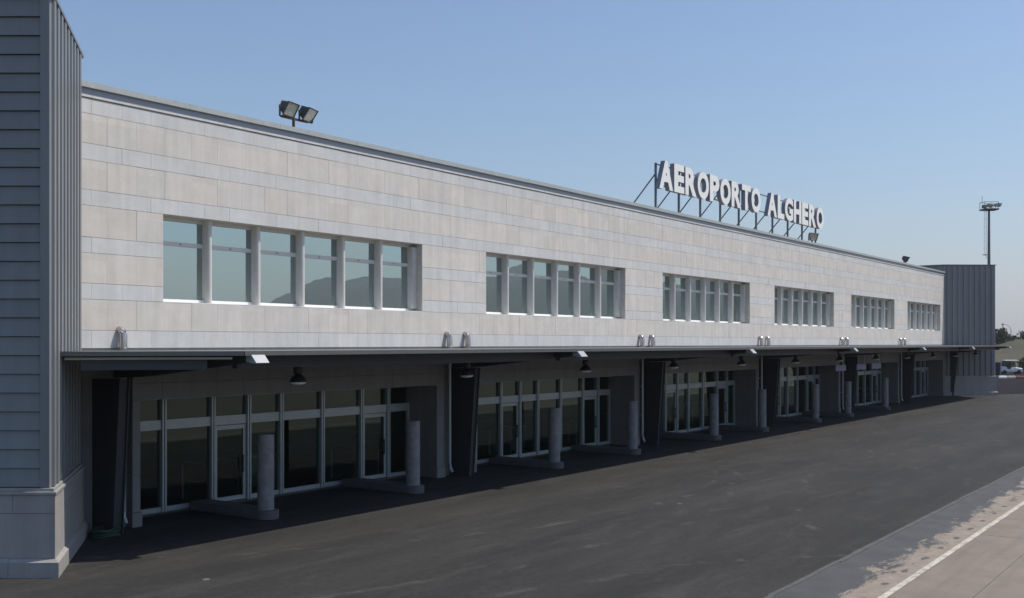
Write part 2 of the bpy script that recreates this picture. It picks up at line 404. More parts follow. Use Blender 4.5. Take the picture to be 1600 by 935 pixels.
# ------------------------------------------------------------------ terminal building
T = thing('terminal_building', (XC, 6, 0), 'long two storey airport terminal clad in pale granite with six ribbon windows', 'building')
COURSE = [4.43, 4.86, 5.60, 5.985, 6.71, 7.085, 7.84, 8.215, 8.93, 9.32, 10.03, 10.39]
WX = [16.09 + PITCH * k for k in range(NB)]; WW = 10.0; WZ0, WZ1 = 5.60, 7.84
# solid wall behind the slabs
c = MB()
c.box(XL, XR, 0.015, 0.56, 4.30, WZ0).box(XL, XR, 0.015, 0.56, WZ1, 10.40)
edges = [XL] + [e for x in WX for e in (x, x + WW)] + [XR]
for i in range(0, len(edges), 2): c.box(edges[i], edges[i + 1], 0.015, 0.56, WZ0, WZ1)
c.build('wall_core', 'reveal', T)
# slabs
def depth_area(x0, x1, z0, z1):
    def pj(x, z):
        d = x * math.cos(TH) + 22.744 * math.sin(TH); return (x * math.sin(TH) - 22.744 * math.cos(TH)) / d, (z - 4.55) / d
    a, b = pj(x0, z0), pj(x1, z1); a2, b2 = pj(x0, z1), pj(x1, z0)
    return abs(b[0] - a[0]) * 0.5 * abs((a2[1] - a[1]) + (b[1] - b2[1]))
pan = []
for ci in range(len(COURSE) - 1):
    z0, z1 = COURSE[ci], COURSE[ci + 1]; tall = ci % 2 == 1
    off = 14.51 if tall else 14.10
    x = off - 0.815
    while x < XR:
        wpan = 0.815 if tall else random.choice((0.815, 0.815, 1.63))
        segs = [(max(x, XL), min(x + wpan, XR))]
        if z0 > WZ0 - .01 and z1 < WZ1 + .01:
            for wx in WX:
                ns = []
                for (p, q) in segs:
                    if q <= wx or p >= wx + WW: ns.append((p, q))
                    else:
                        if p < wx: ns.append((p, wx))
                        if q > wx + WW: ns.append((wx + WW, q))
                segs = ns
        for p, q in segs:
            if q - p > 0.05: pan.append((depth_area(p, q, z0, z1), p, q, z0, z1, tall))
        x += wpan
pan.sort(reverse=True)
J = 0.0042; cache = {}
rest = MB()
for k, (_, p, q, z0, z1, tall) in enumerate(pan):
    dy = random.choice((-0.0025, -0.001, 0.0, 0.001, 0.003))
    jv = random.choice((0.0008, 0.0012, 0.0018, 0.0034))
    if k < 300:
        key = (round(q - p, 3), round(z1 - z0, 3), tall, jv)
        if key not in cache:
            cache[key] = MB().box(jv, q - p - jv, -0.03, 0.02, J, z1 - z0 - J).mesh('stone_panel', 'stone_tall' if tall else 'stone_short', bevel=0.0008)
        link('stone_panel', cache[key], T, (p, dy, z0))
    else:
        rest.box(p + jv, q - jv, -0.03 + dy, 0.02, z0 + J, z1 - J, 0 if tall else 1)
tag(rest.build('stone_cladding', ['stone_tall', 'stone_short'], T), kind='stuff')
MB().box(XL + .01, XR - .01, -0.012, 0.014, 4.44, WZ0 - .01).box(XL + .01, XR - .01, -0.012, 0.014, WZ1 + .01, 10.38).build('mortar_bed', 'core', T)
# parapet: stone ledge, metal band, coping in lengths
MB().box(XL + .02, XR - .02, -0.055, 0.5, 10.405, 10.485).build('ledge', 'ledge', T, bevel=0.01)
MB().box(XL + .03, XR - .03, -0.035, 0.48, 10.487, 10.70).build('parapet_band', 'parapet', T)
x = XL + .02; i = 0
while x < XR - .1:
    e = min(x + 3.05, XR - .02)
    cp = MB().add([(x, -0.13, 10.63), (e - .008, -0.13, 10.63), (e - .008, -0.13, 10.765), (x, -0.13, 10.765),
                   (x, 0.62, 10.63), (e - .008, 0.62, 10.63), (e - .008, 0.62, 10.80), (x, 0.62, 10.80)],
                  [(0, 1, 2, 3), (5, 4, 7, 6), (3, 2, 6, 7), (4, 5, 1, 0), (4, 0, 3, 7), (1, 5, 6, 2)])
    o = cp.build('coping', 'coping', T); o.location = o.location + Vector((0, random.uniform(-.004, .004), random.uniform(-.003, .003)))
    x = e; i += 1
MB().box(XL - 2, XR + 2, 0.5, 30, 10.0, 10.2).build('roof', 'roof', T)
# rear, ends and floors close the volume
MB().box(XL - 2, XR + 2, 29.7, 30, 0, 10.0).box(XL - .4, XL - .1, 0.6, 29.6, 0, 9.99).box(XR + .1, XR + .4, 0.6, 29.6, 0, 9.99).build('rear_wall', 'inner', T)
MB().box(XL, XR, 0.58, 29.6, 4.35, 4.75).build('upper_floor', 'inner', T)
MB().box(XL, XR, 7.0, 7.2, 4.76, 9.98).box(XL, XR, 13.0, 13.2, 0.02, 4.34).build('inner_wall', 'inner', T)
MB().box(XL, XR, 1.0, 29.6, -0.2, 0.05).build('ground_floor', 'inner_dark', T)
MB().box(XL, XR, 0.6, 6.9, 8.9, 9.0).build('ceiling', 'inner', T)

# upper ribbon windows
def make_window(parent, x0):
    bx = lambda *a_: (x0 + a_[0], x0 + a_[1]) + a_[2:]
    f = MB()
    yg = 0.44
    f.box(*bx(0, WW, yg - .05, yg + .05, WZ1 - .10, WZ1 - .001))
    f.box(*bx(.0, .10, yg - .05, yg + .05, WZ0 + .10, WZ1 - .10)).box(*bx(WW - .22, WW - .001, .20, yg + .05, WZ0 + .10, WZ1 - .10))
    win = f.build('window', 'frame_white', parent)
    MB().box(*bx(0.001, WW - .001, -0.034, yg - .071, WZ0 - .006, WZ0 + .012)).build('sill', 'sill', win)
    MB().box(*bx(0.0, WW, yg - .07, yg + .05, WZ0 + .001, WZ0 + .10)).build('bottom_rail', 'sill', win)
    MB().box(*bx(0.101, WW - .221, yg - .045, yg + .045, 7.095, 7.205)).build('transom', 'frame_white', win)
    # lights: 1.36 m first and last beside the jambs, 1.66 m between
    cs = [1.62 + 1.66 * k for k in range(5)]
    for cx in cs:
        m = MB(); n = 8; poly = [(x0 + cx + .07, yg + .06), (x0 + cx - .07, yg + .06)]
        for q in range(n + 1):
            a_ = math.pi + math.pi * q / n
            poly.append((x0 + cx + .07 * math.cos(a_), .235 + .07 * math.sin(a_)))
        m.prism(poly, WZ0 + .013, WZ1 - .002)
        m.build('mullion', 'frame_white', win, True)
    xs = [0.10] + [v for cx in cs for v in (cx - .07, cx + .07)] + [WW - .22]
    for i in range(0, len(xs), 2):
        for (z0, z1) in ((WZ0 + .10, 7.095), (7.205, WZ1 - .10)):
            j1, j2 = random.uniform(-.003, .003), random.uniform(-.003, .003)
            MB().add([(x0 + xs[i], yg + j1 + j2, z0), (x0 + xs[i + 1], yg - j1 + j2, z0), (x0 + xs[i + 1], yg - j1 - j2, z1), (x0 + xs[i], yg + j1 - j2, z1)], [(0, 1, 2, 3)]).build('pane', 'pane_up', win)
    lk = MB()
    for i in range(0, len(xs), 2):
        lk.box(x0 + (xs[i] + xs[i + 1]) / 2 - .015, x0 + (xs[i] + xs[i + 1]) / 2 + .015, yg - .06, yg - .0455, 7.135, 7.165)
    lk.build('latch', 'dark_steel', win)
for x in WX: make_window(T, x)

# lower facade: granite frames round six glazed entrances
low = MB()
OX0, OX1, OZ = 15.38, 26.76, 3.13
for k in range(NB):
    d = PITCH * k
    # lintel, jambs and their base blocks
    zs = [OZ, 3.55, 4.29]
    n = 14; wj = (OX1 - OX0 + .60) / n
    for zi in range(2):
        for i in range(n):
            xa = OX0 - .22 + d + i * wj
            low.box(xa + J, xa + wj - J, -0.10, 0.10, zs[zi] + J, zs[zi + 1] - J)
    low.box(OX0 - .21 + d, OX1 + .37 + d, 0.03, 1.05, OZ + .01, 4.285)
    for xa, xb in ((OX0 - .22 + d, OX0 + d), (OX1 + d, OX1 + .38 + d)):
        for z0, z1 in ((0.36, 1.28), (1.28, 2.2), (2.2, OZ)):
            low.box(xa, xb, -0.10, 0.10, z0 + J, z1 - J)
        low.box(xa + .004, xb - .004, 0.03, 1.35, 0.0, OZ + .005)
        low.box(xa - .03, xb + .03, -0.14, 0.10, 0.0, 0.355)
tag(low.build('entrance_surround', 'stone_shaded', T), kind='stuff')
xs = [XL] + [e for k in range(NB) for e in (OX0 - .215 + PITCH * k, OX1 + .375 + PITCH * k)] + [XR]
for i in range(0, len(xs), 2): MB().box(xs[i] + .002, xs[i + 1] - .002, 0.12, 0.55, 0.0, 4.295).build('recessed_pier', 'stone_shaded', T)
YG = 1.20
MUL = [16.92, 18.52, 19.78, 21.01, 22.68, 24.42, 25.68]
for k in range(NB):
    d = PITCH * k
    f = MB().box(OX0 + d + .002, OX1 + d - .002, YG - .07, YG + .07, 2.24, 2.50)
    f.box(OX0 + d + .002, OX1 + d - .002, YG - .06, YG + .06, 3.05, OZ)
    f.box(OX0 + d + .002, OX0 + d + .10, YG - .07, YG + .07, .05, 2.24).box(OX1 + d - .10, OX1 + d - .002, YG - .07, YG + .07, .05, 2.24)
    glz = f.build('entrance_glazing', 'frame_grey', T)
    for i, mx in enumerate(MUL):
        mm = MB()
        for s_ in (-1, 1): mm.box(mx + d + s_ * .042 - .026, mx + d + s_ * .042 + .026, YG - .12, YG + .10, 0.051, OZ - .003)
        mm.box(mx + d - .018, mx + d + .018, YG - .02, YG + .02, 0.052, OZ - .004)
        mm.build('mullion', 'frame_grey', glz)
    xs = [OX0 + .1] + [v for mx in MUL for v in (mx - .07, mx + .07)] + [OX1 - .1]
    for i in range(0, len(xs), 2):
        a_, b_ = xs[i] + d, xs[i + 1] + d
        MB().add([(a_, YG, 2.50), (b_, YG, 2.50), (b_, YG, 3.05), (a_, YG, 3.05)], [(0, 1, 2, 3)]).build('pane', 'pane_low', glz)
        door = i in (4, 12)
        if door:
            dm = MB(); y0, y1 = YG - .05, YG + .03
            dm.box(a_ + .01, a_ + .10, y0, y1, .07, 2.22).box(b_ - .10, b_ - .01, y0, y1, .07, 2.22)
            dm.box(a_ + .10, b_ - .10, y0, y1, .07, .19).box(a_ + .10, b_ - .10, y0, y1, 2.10, 2.22)
            dm.add([(a_ + .1, YG - .01, .19), (b_ - .1, YG - .01, .19), (b_ - .1, YG - .01, 2.10), (a_ + .1, YG - .01, 2.10)], [(0, 1, 2, 3)], 1)
            dm.box(b_ - .17, b_ - .14, y0 - .08, y0 - .05, .85, 1.35, 2).box(b_ - .17, b_ - .14, y0 - .06, y0, .88, .92, 2).box(b_ - .17, b_ - .14, y0 - .06, y0, 1.28, 1.32, 2)
            dm.build('door', ['frame_grey', 'pane_low', 'dark_steel'], glz)
        else:
            MB().box(a_, b_, YG - .05, YG + .05, .051, .17).build('bottom_rail', 'frame_grey', glz)
            j1 = random.uniform(-.006, .006)
            MB().add([(a_, YG + j1, .17), (b_, YG - j1, .17), (b_, YG - j1, 2.24), (a_, YG + j1, 2.24)], [(0, 1, 2, 3)]).build('pane', 'pane_low', glz)

# rain pipes: an elbow leaves the wall above the canopy and drops through it
for k, ax in enumerate(AX):
    for off in (-0.5, 0.5):
        x = ax + off
        if x < XL + .6 or x > XR - .5: continue
        dp = MB()
        pts = [(x, 0.02, 4.88)] + [(x, -0.02 - .17 * math.sin(q * math.pi / 10), 4.88 - .17 * (1 - math.cos(q * math.pi / 10))) for q in range(1, 6)] + [(x, -.19, 4.40)]
        dp.tube(pts, .095, 14)
        dp.lathe([(.125, 4.42), (.125, 4.445), (.10, 4.46)], x, -.19, 14)
        o = dp.build('downpipe', 'zinc', T, True)
        lw = MB().tube([(x, -.19, 4.28), (x, -.19, .45), (x, -.24, .28), (x, -.30, .16)], .055, 10)
        for z in (1.3, 2.6, 3.7): lw.box(x - .07, x + .07, -.20, .12, z, z + .04)
        lw.build('lower_pipe', 'frame_grey', o, True)

# ------------------------------------------------------------------ towers at both ends
CX, CY = 11.05, -3.5; EX, EY = 13.80, 0.0
def frame2(a_, b_):
    """matrix: local x along the wall from a_ to b_, local -y outward to the right of travel, z up"""
    d = Vector((b_[0] - a_[0], b_[1] - a_[1], 0)); L = d.length; d.normalize()
    n = Vector((d.y, -d.x, 0))
    return Matrix(((d.x, -n.x, 0, a_[0]), (d.y, -n.y, 0, a_[1]), (0, 0, 1, 0), (0, 0, 0, 1))), L
def off_poly(poly, o):
    res = []; n = len(poly)
    for i in range(n):
        p0, p1, p2 = Vector(poly[i - 1]), Vector(poly[i]), Vector(poly[(i + 1) % n])
        d1 = (p1 - p0).normalized(); d2 = (p2 - p1).normalized()
        n1 = Vector((d1.y, -d1.x)); n2 = Vector((d2.y, -d2.x))
        res.append(tuple(p1 + (n1 + n2) * (o / (1 + n1.dot(n2)))))
    return res
def make_tower(mirror, label):
    mx = (lambda x: 2 * XC - x) if mirror else (lambda x: x)
    BX, BY = CX - 5.89, CY + 8.08
    poly = [(BX, BY), (CX, CY), (EX, EY), (EX, 2.2), (EX - 4, 9), (BX, 9.0)]
    t = thing('corner_tower', (mx(10), 3, 0), label, 'tower')
    def ms(mb):
        if mirror: mb.v = [(2 * XC - v[0], v[1], v[2]) for v in mb.v]
        return mb
    top = 11.32
    ms(MB().prism(off_poly(poly, -0.05), 0.0, top - .02)).build('core', 'steel_paint', t)
    # boarded face: lapped horizontal sheets
    Mb, L = frame2((BX, BY), (CX, CY))
    z = 1.74; h = 0.367
    while z < top - .05:
        z1 = min(z + h, top - .03)
        b = MB(); vs = [(0.02, -.012, z1), (L - .16, -.012, z1), (L - .16, -.062, z + .012), (0.02, -.062, z + .012), (0.02, .04, z1), (L - .16, .04, z1), (L - .16, .04, z + .012), (0.02, .04, z + .012)]
        b.add([Mb @ Vector(v) for v in vs], [(0, 1, 2, 3), (4, 5, 6, 7), (0, 1, 5, 4), (3, 2, 6, 7), (1, 2, 6, 5), (0, 3, 7, 4)])
        ms(b).build('cladding_board', 'steel_paint', t); z = z1
    # corner post
    Mr, L2 = frame2((CX, CY), (EX, EY))
    b = MB().box(L - .15, L + .03, -.075, .02, 1.74, top, 0, Mb)
    ms(b).build('corner_post', 'steel_paint', t)
    # ribbed face
    ms(MB().box(.0, L2, -.012, .03, 1.74, top - .01, 0, Mr)).build('sheet', 'steel_paint', t)
    n = 9; st = (L2 - .06) / n
    for i in range(n):
        x0 = .03 + i * st
        vs = []
        for z in (1.75, top - .02):
            vs += [Mr @ Vector((x0 + .02, -.012, z)), Mr @ Vector((x0 + .03, -.085, z)), Mr @ Vector((x0 + .25, -.085, z)), Mr @ Vector((x0 + .28, -.012, z))]
        ms(MB().add(vs, [(0, 1, 5, 4), (1, 2, 6, 5), (2, 3, 7, 6), (3, 2, 1, 0), (4, 5, 6, 7), (0, 3, 7, 4)])).build('rib', 'steel_paint', t)
    # coping
    ms(MB().prism(off_poly(poly, 0.10), top, top + .07)).build('coping', 'steel_paint', t)
    # plinth of granite blocks
    pl = ms(MB().prism(off_poly(poly, 0.06), 0.0, 1.60)).build('plinth', 'core', t)
    ms(MB().prism(off_poly(poly, 0.15), 1.60, 1.665).prism(off_poly(poly, 0.10), 1.665, 1.73)).build('plinth_cap', 'stone_low', pl, bevel=.008)
    fm = MB(); q0, q1, q2 = off_poly(poly, .20), off_poly(poly, .20), off_poly(poly, .115); nn = len(poly)
    for (a_, b_, o1) in (((BX, BY), (CX, CY), 0), ((CX, CY), (EX, EY), 1)):
        Mf, Lf = frame2(a_, b_)
        for ci, (z0, z1, wd, so) in enumerate(((0.0, 0.36, 0.86, .2), (0.36, 1.24, 1.02, .55), (1.24, 1.60, 1.02, .05))):
            # work back from the shared corner so that joints match the corner block
            e0 = .12 if ci else .20
            cuts = [0.0]; x = so + wd * .60
            while x < Lf - .25: cuts.append(x); x += wd
            cuts.append(Lf)
            for i in range(len(cuts) - 1):
                xa, xb = cuts[i], cuts[i + 1]
                if o1 == 0: xa, xb = Lf - cuts[i + 1], Lf - cuts[i]
                k0 = 1.32 if (o1 == 1 and i == 0) else 0.0        # mitre at the sharp corner
                k1 = 1.32 if (o1 == 0 and i == 0) else 0.0
                ja = 0.002 if k0 else J; jb = 0.002 if k1 else J
                pr = [(-.20, z0), (-.20, .30), (-.125, z1 - .002), (-.05, z1 - .002), (-.05, z0)] if ci == 0 else [(-.12, z0 + J), (-.12, z1 - J), (-.05, z1 - J), (-.05, z0 + J)]
                vs = [(xa + ja + k0 * y, y, z) for y, z in pr] + [(xb - jb - k1 * y, y, z) for y, z in pr]; m_ = len(pr)
                b = MB().add([Mf @ Vector(v) for v in vs], [list(range(m_)), list(range(m_, 2 * m_))[::-1]] + [(q, q + m_, (q + 1) % m_ + m_, (q + 1) % m_) for q in range(m_)])
                ms(b).build('stone_block', 'stone_low', pl)
    return t
make_tower(False, 'blue grey tower with lapped horizontal boards beside the terminal\'s first ribbon window')
make_tower(True, 'far blue grey tower with vertical ribs below the tall lighting mast')

# ------------------------------------------------------------------ canopy
ZC = 4.37; YC = -5.1
CAN = thing('entrance_canopy', (XC, -2.5, 0), 'thin flat steel canopy running along the terminal above the entrances', 'canopy')
cpoly = [(11.62, -2.82), (14.5, YC), (2 * XC - 14.5, YC), (2 * XC - 11.62, -2.82), (XR - .02, -.03), (XL + .02, -.03)]
MB().prism(cpoly, ZC - .045, ZC).build('roof_sheet', 'canopy_top', CAN)
MB().prism(off_poly(cpoly, -0.10), ZC - .075, ZC - .05).build('soffit', 'dark_steel', CAN)
def strip(p, q, y0, y1, z0, z1, name, mat, parent):
    Mf, L = frame2(p, q); return MB().box(0.0, L, y0, y1, z0, z1, 0, Mf).build(name, mat, parent)
for p, q in ((cpoly[0], cpoly[1]), (cpoly[1], cpoly[2]), (cpoly[2], cpoly[3])):
    strip(p, q, -.03, .02, ZC - .085, ZC + .012, 'edge_trim', 'canopy_edge', CAN)
strip((11.75, -2.85), (14.35, -4.9), -.035, .03, ZC - .165, ZC - .115, 'end_trim', 'soffit', CAN)
# long gutter beam under the sheet, and the two slanting end beams
for i in range(len(AX) - 1):
    MB().box(AX[i] + .16 + (.5 if i == 0 else 0), AX[i + 1] - .16, -4.26, -4.08, 3.99, ZC - .078).build('gutter_beam', 'dark_steel', CAN)
for sgn in (1, -1):
    f_ = (lambda x: x) if sgn > 0 else (lambda x: 2 * XC - x)
    pts = [(12.05, -2.95), (14.05, -4.45)] if sgn > 0 else [(f_(14.05), -4.45), (f_(12.05), -2.95)]
    strip(pts[0], pts[1], -.06, .10, 3.99, ZC - .078, 'end_beam', 'dark_steel', CAN)
# cantilever arms with tapered uprights and pale sloped end plates
for k, ax in enumerate(AX):
    arm = MB(); w2 = .14
    if k == 0: ax += .5
    pr = [(-.0, 3.70), (-1.2, 3.76), (-4.95, 4.15), (-4.95, ZC - .076), (-.0, ZC - .076)]
    vs = [(ax - w2, y, z) for y, z in pr] + [(ax + w2, y, z) for y, z in pr]; n = len(pr)
    arm.add(vs, [list(range(n)), list(range(n, 2 * n))[::-1]] + [(i, i + n, (i + 1) % n + n, (i + 1) % n) for i in range(n)])
    arm.build('cantilever_arm', 'dark_steel', CAN)
    if k < 7:
        ep = MB(); pr = [(-5.14, 4.30), (-5.30, 4.13), (-5.26, 4.11), (-4.96, 4.15), (-4.96, 4.285)]
        vs = [(ax - w2 - .04, y, z) for y, z in pr] + [(ax + w2 + .04, y, z) for y, z in pr]
        ep.add(vs, [list(range(n)), list(range(n, 2 * n))[::-1]] + [(i, i + n, (i + 1) % n + n, (i + 1) % n) for i in range(n)])
        ep.build('end_plate', 'tip', CAN)
    ax = AX[k]; up = MB(); pr = [(.11, 0.0), (-.74, 0.0), (-1.02, 3.72), (.11, 3.69)]
    for xa, xb, ins in ((ax - w2, ax - w2 + .03, 0), (ax + w2 - .03, ax + w2, 0), (ax - w2 + .03, ax + w2 - .03, .05)):
        q_ = [(y + ins * (1 if y < 0 else 0), z) for y, z in pr]
        vs = [(xa, y, z) for y, z in q_] + [(xb, y, z) for y, z in q_]; n4 = 4
        up.add(vs, [list(range(4)), list(range(4, 8))[::-1]] + [(i, i + 4, (i + 1) % 4 + 4, (i + 1) % 4) for i in range(4)])
    up.build('upright', 'dark_steel', CAN)

# ------------------------------------------------------------------ bell lamps under the canopy
ORD = 'first second third fourth fifth sixth seventh eighth ninth tenth eleventh twelfth'.split()
def make_bell():
    t = thing('bell_lamp', (0, 0, 0), 'black bell shaped pendant lamp hanging below the steel canopy', 'lamp', 'bell lamps under the canopy')
    lpart('stem', MB().lathe([(.02, .28), (.02, .72)], n=8), 'lamp_black', t, True)
    lpart('housing', MB().lathe([(.05, .20), (.10, .21), (.115, .25), (.115, .40), (.09, .44), (.03, .46)], n=18), 'lamp_black', t, True)
    lpart('shade', MB().lathe([(.215, .0), (.215, .012), (.175, .10), (.11, .17), (.07, .21), (.06, .205), (.10, .165), (.165, .095), (.205, .0)], n=24, cap=False), 'lamp_black', t, True)
    lpart('diffuser', MB().lathe([(.20, .002), (.19, -.03), (.13, -.06), (.05, -.075), (.01, -.077)], n=24), 'lamp_white', t, True)
    return t
bell = make_bell(); spots = [17.75 + 6.742 * k for k in range(12)]
for k, x in enumerate(spots):
    if k == 0: bell.location = (x, -3.2, 3.58)
    else: b_ = copy_tree(bell, (x, -3.2, 3.58))
    (bell if k == 0 else b_)['label'] = '%s black bell lamp along the canopy counted from the boarded tower' % ORD[k]

# ------------------------------------------------------------------ concrete columns on kerbs
def make_bollard():
    t = thing('concrete_column', (0, 0, 0), 'short round concrete column standing on the rounded end of a low kerb', 'column', 'concrete columns guarding the entrances')
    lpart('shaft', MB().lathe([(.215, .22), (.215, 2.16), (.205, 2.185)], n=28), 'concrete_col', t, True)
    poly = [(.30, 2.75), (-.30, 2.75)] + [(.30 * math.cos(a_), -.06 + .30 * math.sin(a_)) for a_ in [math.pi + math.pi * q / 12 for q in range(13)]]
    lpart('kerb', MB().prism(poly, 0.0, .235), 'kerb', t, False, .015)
    return t
bol = make_bollard(); first = True
for k in range(NB):
    for x in ((18.0, 23.74) if k < 4 else (18.0,) if k == 4 else ()):
        loc = (x + PITCH * k, -1.70, 0.001)
        if first: bol.location = loc; first = False
        else: b_ = copy_tree(bol, loc)
        (bol if k == 0 and x < 20 else b_)['label'] = 'round concrete column at the %s entrance from the boarded tower, %s tower' % (ORD[k], 'on the side nearer that' if x < 20 else 'on the side away from that')

# ------------------------------------------------------------------ rooftop sign
SG = thing('rooftop_sign', (54.7, .6, 10.2), 'rooftop sign of tall white letters reading AEROPORTO ALGHERO on slanting struts', 'sign')
ZL0, HL = 11.84, 1.36; YL = 0.42
def glyph(ch):
    cu = bpy.data.curves.new('letter', 'FONT'); cu.body = ch; cu.size = 1; cu.extrude = 0.09; cu.offset = 0.046; cu.resolution_u = 6
    o = bpy.data.objects.new('tmp', cu); C.objects.link(o)
    bpy.context.view_layer.update()
    me = bpy.data.meshes.new_from_object(o.evaluated_get(bpy.context.evaluated_depsgraph_get()))
    bpy.data.objects.remove(o); bpy.data.curves.remove(cu); return me
gl = {ch: glyph(ch) for ch in 'AEROPTLGH'}
def dims(me):
    xs = [v.co.x for v in me.vertices]; ys = [v.co.y for v in me.vertices]; return min(xs), max(xs), min(ys), max(ys)
def word(txt, xa, xb):
    ds = [dims(gl[c_]) for c_ in txt]; gap = .10
    wd = dict(A=1.10, E=.84, R=.98, O=1.02, P=.90, T=.92, L=.80, G=1.02, H=.98)
    tot = sum(wd[c_] for c_ in txt) + gap * (len(txt) - 1); sx = (xb - xa) / tot; x = xa
    for c_, d in zip(txt, ds):
        me = gl[c_].copy(); sy = HL / (d[3] - d[2]); kx = wd[c_] * sx / (d[1] - d[0])
        for v in me.vertices:
            v.co = Vector((x + (v.co.x - d[0]) * kx, YL - v.co.z * 1.3, ZL0 + (v.co.y - d[2]) * sy))
        me.materials.clear(); me.materials.append(M['letter']); me.materials.append(M['letter_side'])
        for p in me.polygons: p.use_smooth = False
        me.update()
        for p in me.polygons: p.material_index = 0 if abs(p.normal.y) > .7 else 1
        link('letter', me, SG); x += (wd[c_] + gap) * sx
word('AEROPORTO', 43.35, 55.35); word('ALGHERO', 56.35, 65.6)
for z in (ZL0 + .18, ZL0 + HL - .22): MB().box(43.5, 65.4, YL + .125, YL + .17, z, z + .05).build('rail', 'galv', SG)
for i in range(10):
    x = 43.6 + i * 2.38
    MB().box(x - .045, x + .045, YL + .175, YL + .265, 10.205, ZL0 + HL - .12).build('post', 'galv', SG)
    MB().tube([(x, YL + .22, ZL0 + HL * .55), (x, YL + 2.35, 10.22)], .035, 8).build('brace', 'galv', SG)

# ------------------------------------------------------------------ floodlights on the parapet
def flood_head(mb, cx, cy, cz, yaw, pitch, sc=1.0):
    Mh = Matrix.Translation((cx, cy, cz)) @ Matrix.Rotation(yaw, 4, 'Z') @ Matrix.Rotation(pitch, 4, 'X') @ Matrix.Scale(sc, 4)
    fr = [(-.26, -.16, -.20), (.26, -.16, -.20), (.26, -.16, .20), (-.26, -.16, .20)]
    bk = [(-.15, .14, -.10), (.15, .14, -.10), (.15, .14, .12), (-.15, .14, .12)]
    mb.add([Mh @ Vector(v) for v in fr + bk], [(0, 1, 5, 4), (1, 2, 6, 5), (2, 3, 7, 6), (3, 0, 4, 7), (4, 5, 6, 7), (0, 3, 2, 1)])
    for a_, b_ in (((-.28, -.19, -.22), (.28, -.16, -.19)), ((-.28, -.19, .19), (.28, -.16, .22)), ((-.28, -.19, -.19), (-.25, -.16, .19)), ((.25, -.19, -.19), (.28, -.16, .19))):
        mb.box(a_[0], b_[0], a_[1], b_[1], a_[2], b_[2], 0, Mh)
    for q in range(5): mb.box(-.12, .12, .14, .19, -.08 + q * .045, -.07 + q * .045, 0, Mh)
    lens = MB().box(-.245, .245, -.172, -.163, -.185, .185, 0, Mh)
    return lens
def floods(name, base, heads, label, ztop, postm='rust', bar=None):
    t = thing(name, base, label, 'floodlight')
    MB().tube([base, (base[0], base[1], ztop)], .045, 10).build('post', postm, t, True)
    if bar: MB().box(bar[0], bar[1], base[1] - .035, base[1] + .035, ztop, ztop + .06).build('crossbar', postm, t)
    for h in heads:
        hm = MB(); lens = flood_head(hm, *h)
        for s_ in (-.27, .27):
            hm.box(h[0] + s_ * math.cos(h[3]) * (h[5] if len(h) > 5 else 1) - .012, h[0] + s_ * math.cos(h[3]) * (h[5] if len(h) > 5 else 1) + .012, h[1] - .03, h[1] + .03, ztop + .02, h[2] + .03)
        o = hm.build('lamp_head', 'flood_body', t); lens.build('lens', 'flood_glass', o)
    return t
floods('twin_floodlight', (20.80, .35, 10.2), [(20.52, .33, 11.42, R(14), R(30)), (21.26, .33, 11.40, R(20), R(34))],
       'pair of square floodlights on one post on the parapet above the first window', 11.10, 'rust', (20.32, 21.36))
floods('floodlight', (63.6, .35, 10.2), [(63.45, .30, 11.28, R(-40), R(30), 1.1)], 'single square floodlight on the roof under the last letters of the sign', 11.0)
floods('floodlight', (83.9, .35, 10.2), [(84.0, .30, 11.20, R(35), R(32), 1.1)], 'lone floodlight on the parapet near the far tower', 10.95)

# ------------------------------------------------------------------ small things at the entrances
for i, (xa, xb) in enumerate(((64.0, 65.9), (68.1, 70.0), (71.3, 73.3))):
    t = thing('hanging_sign', ((xa + xb) / 2, -1.0, 2.78), ('first', 'second', 'third')[i] + ' small lilac sign board under the canopy counted from the boarded tower', 'sign', 'sign boards hung under the canopy')
    MB().box(xa, xb, -1.03, -.97, 2.80, 3.18).build('board', 'sign_blue', t, bevel=.01)
    for x in (xa + .3, xb - .3): MB().tube([(x, -1.0, 3.17), (x, -1.0, 4.30)], .022, 6).build('rod', 'frame_grey', t)
hs = MB()
for i in range(5):
    r = .34 - .025 * (i % 3); pts = [(14.1 + r * math.cos(a_) * 1.0, -.62 + r * math.sin(a_) * .8, .03 + .04 * i + .012 * math.sin(a_ * 3 + i)) for a_ in [q * math.pi / 12 for q in range(25)]]
    hs.tube(pts, .02, 6)
tag(hs.build('garden_hose', 'hose', None, True), 'coiled green hose lying at the foot of the boarded tower', 'hose')
for xa, xb, lb in ((21.3, 22.6, 'low teal counter standing inside the first glazed entrance'), (35.2, 36.3, 'low teal counter standing inside the second glazed entrance')):
    t = thing('counter', ((xa + xb) / 2, 3.4, .05), lb, 'counter')
    MB().box(xa, xb, 3.0, 3.7, .05, .98).build('body', 'counter', t)
    MB().box(xa - .05, xb + .05, 2.95, 3.75, .982, 1.02).build('top', 'frame_grey', t)

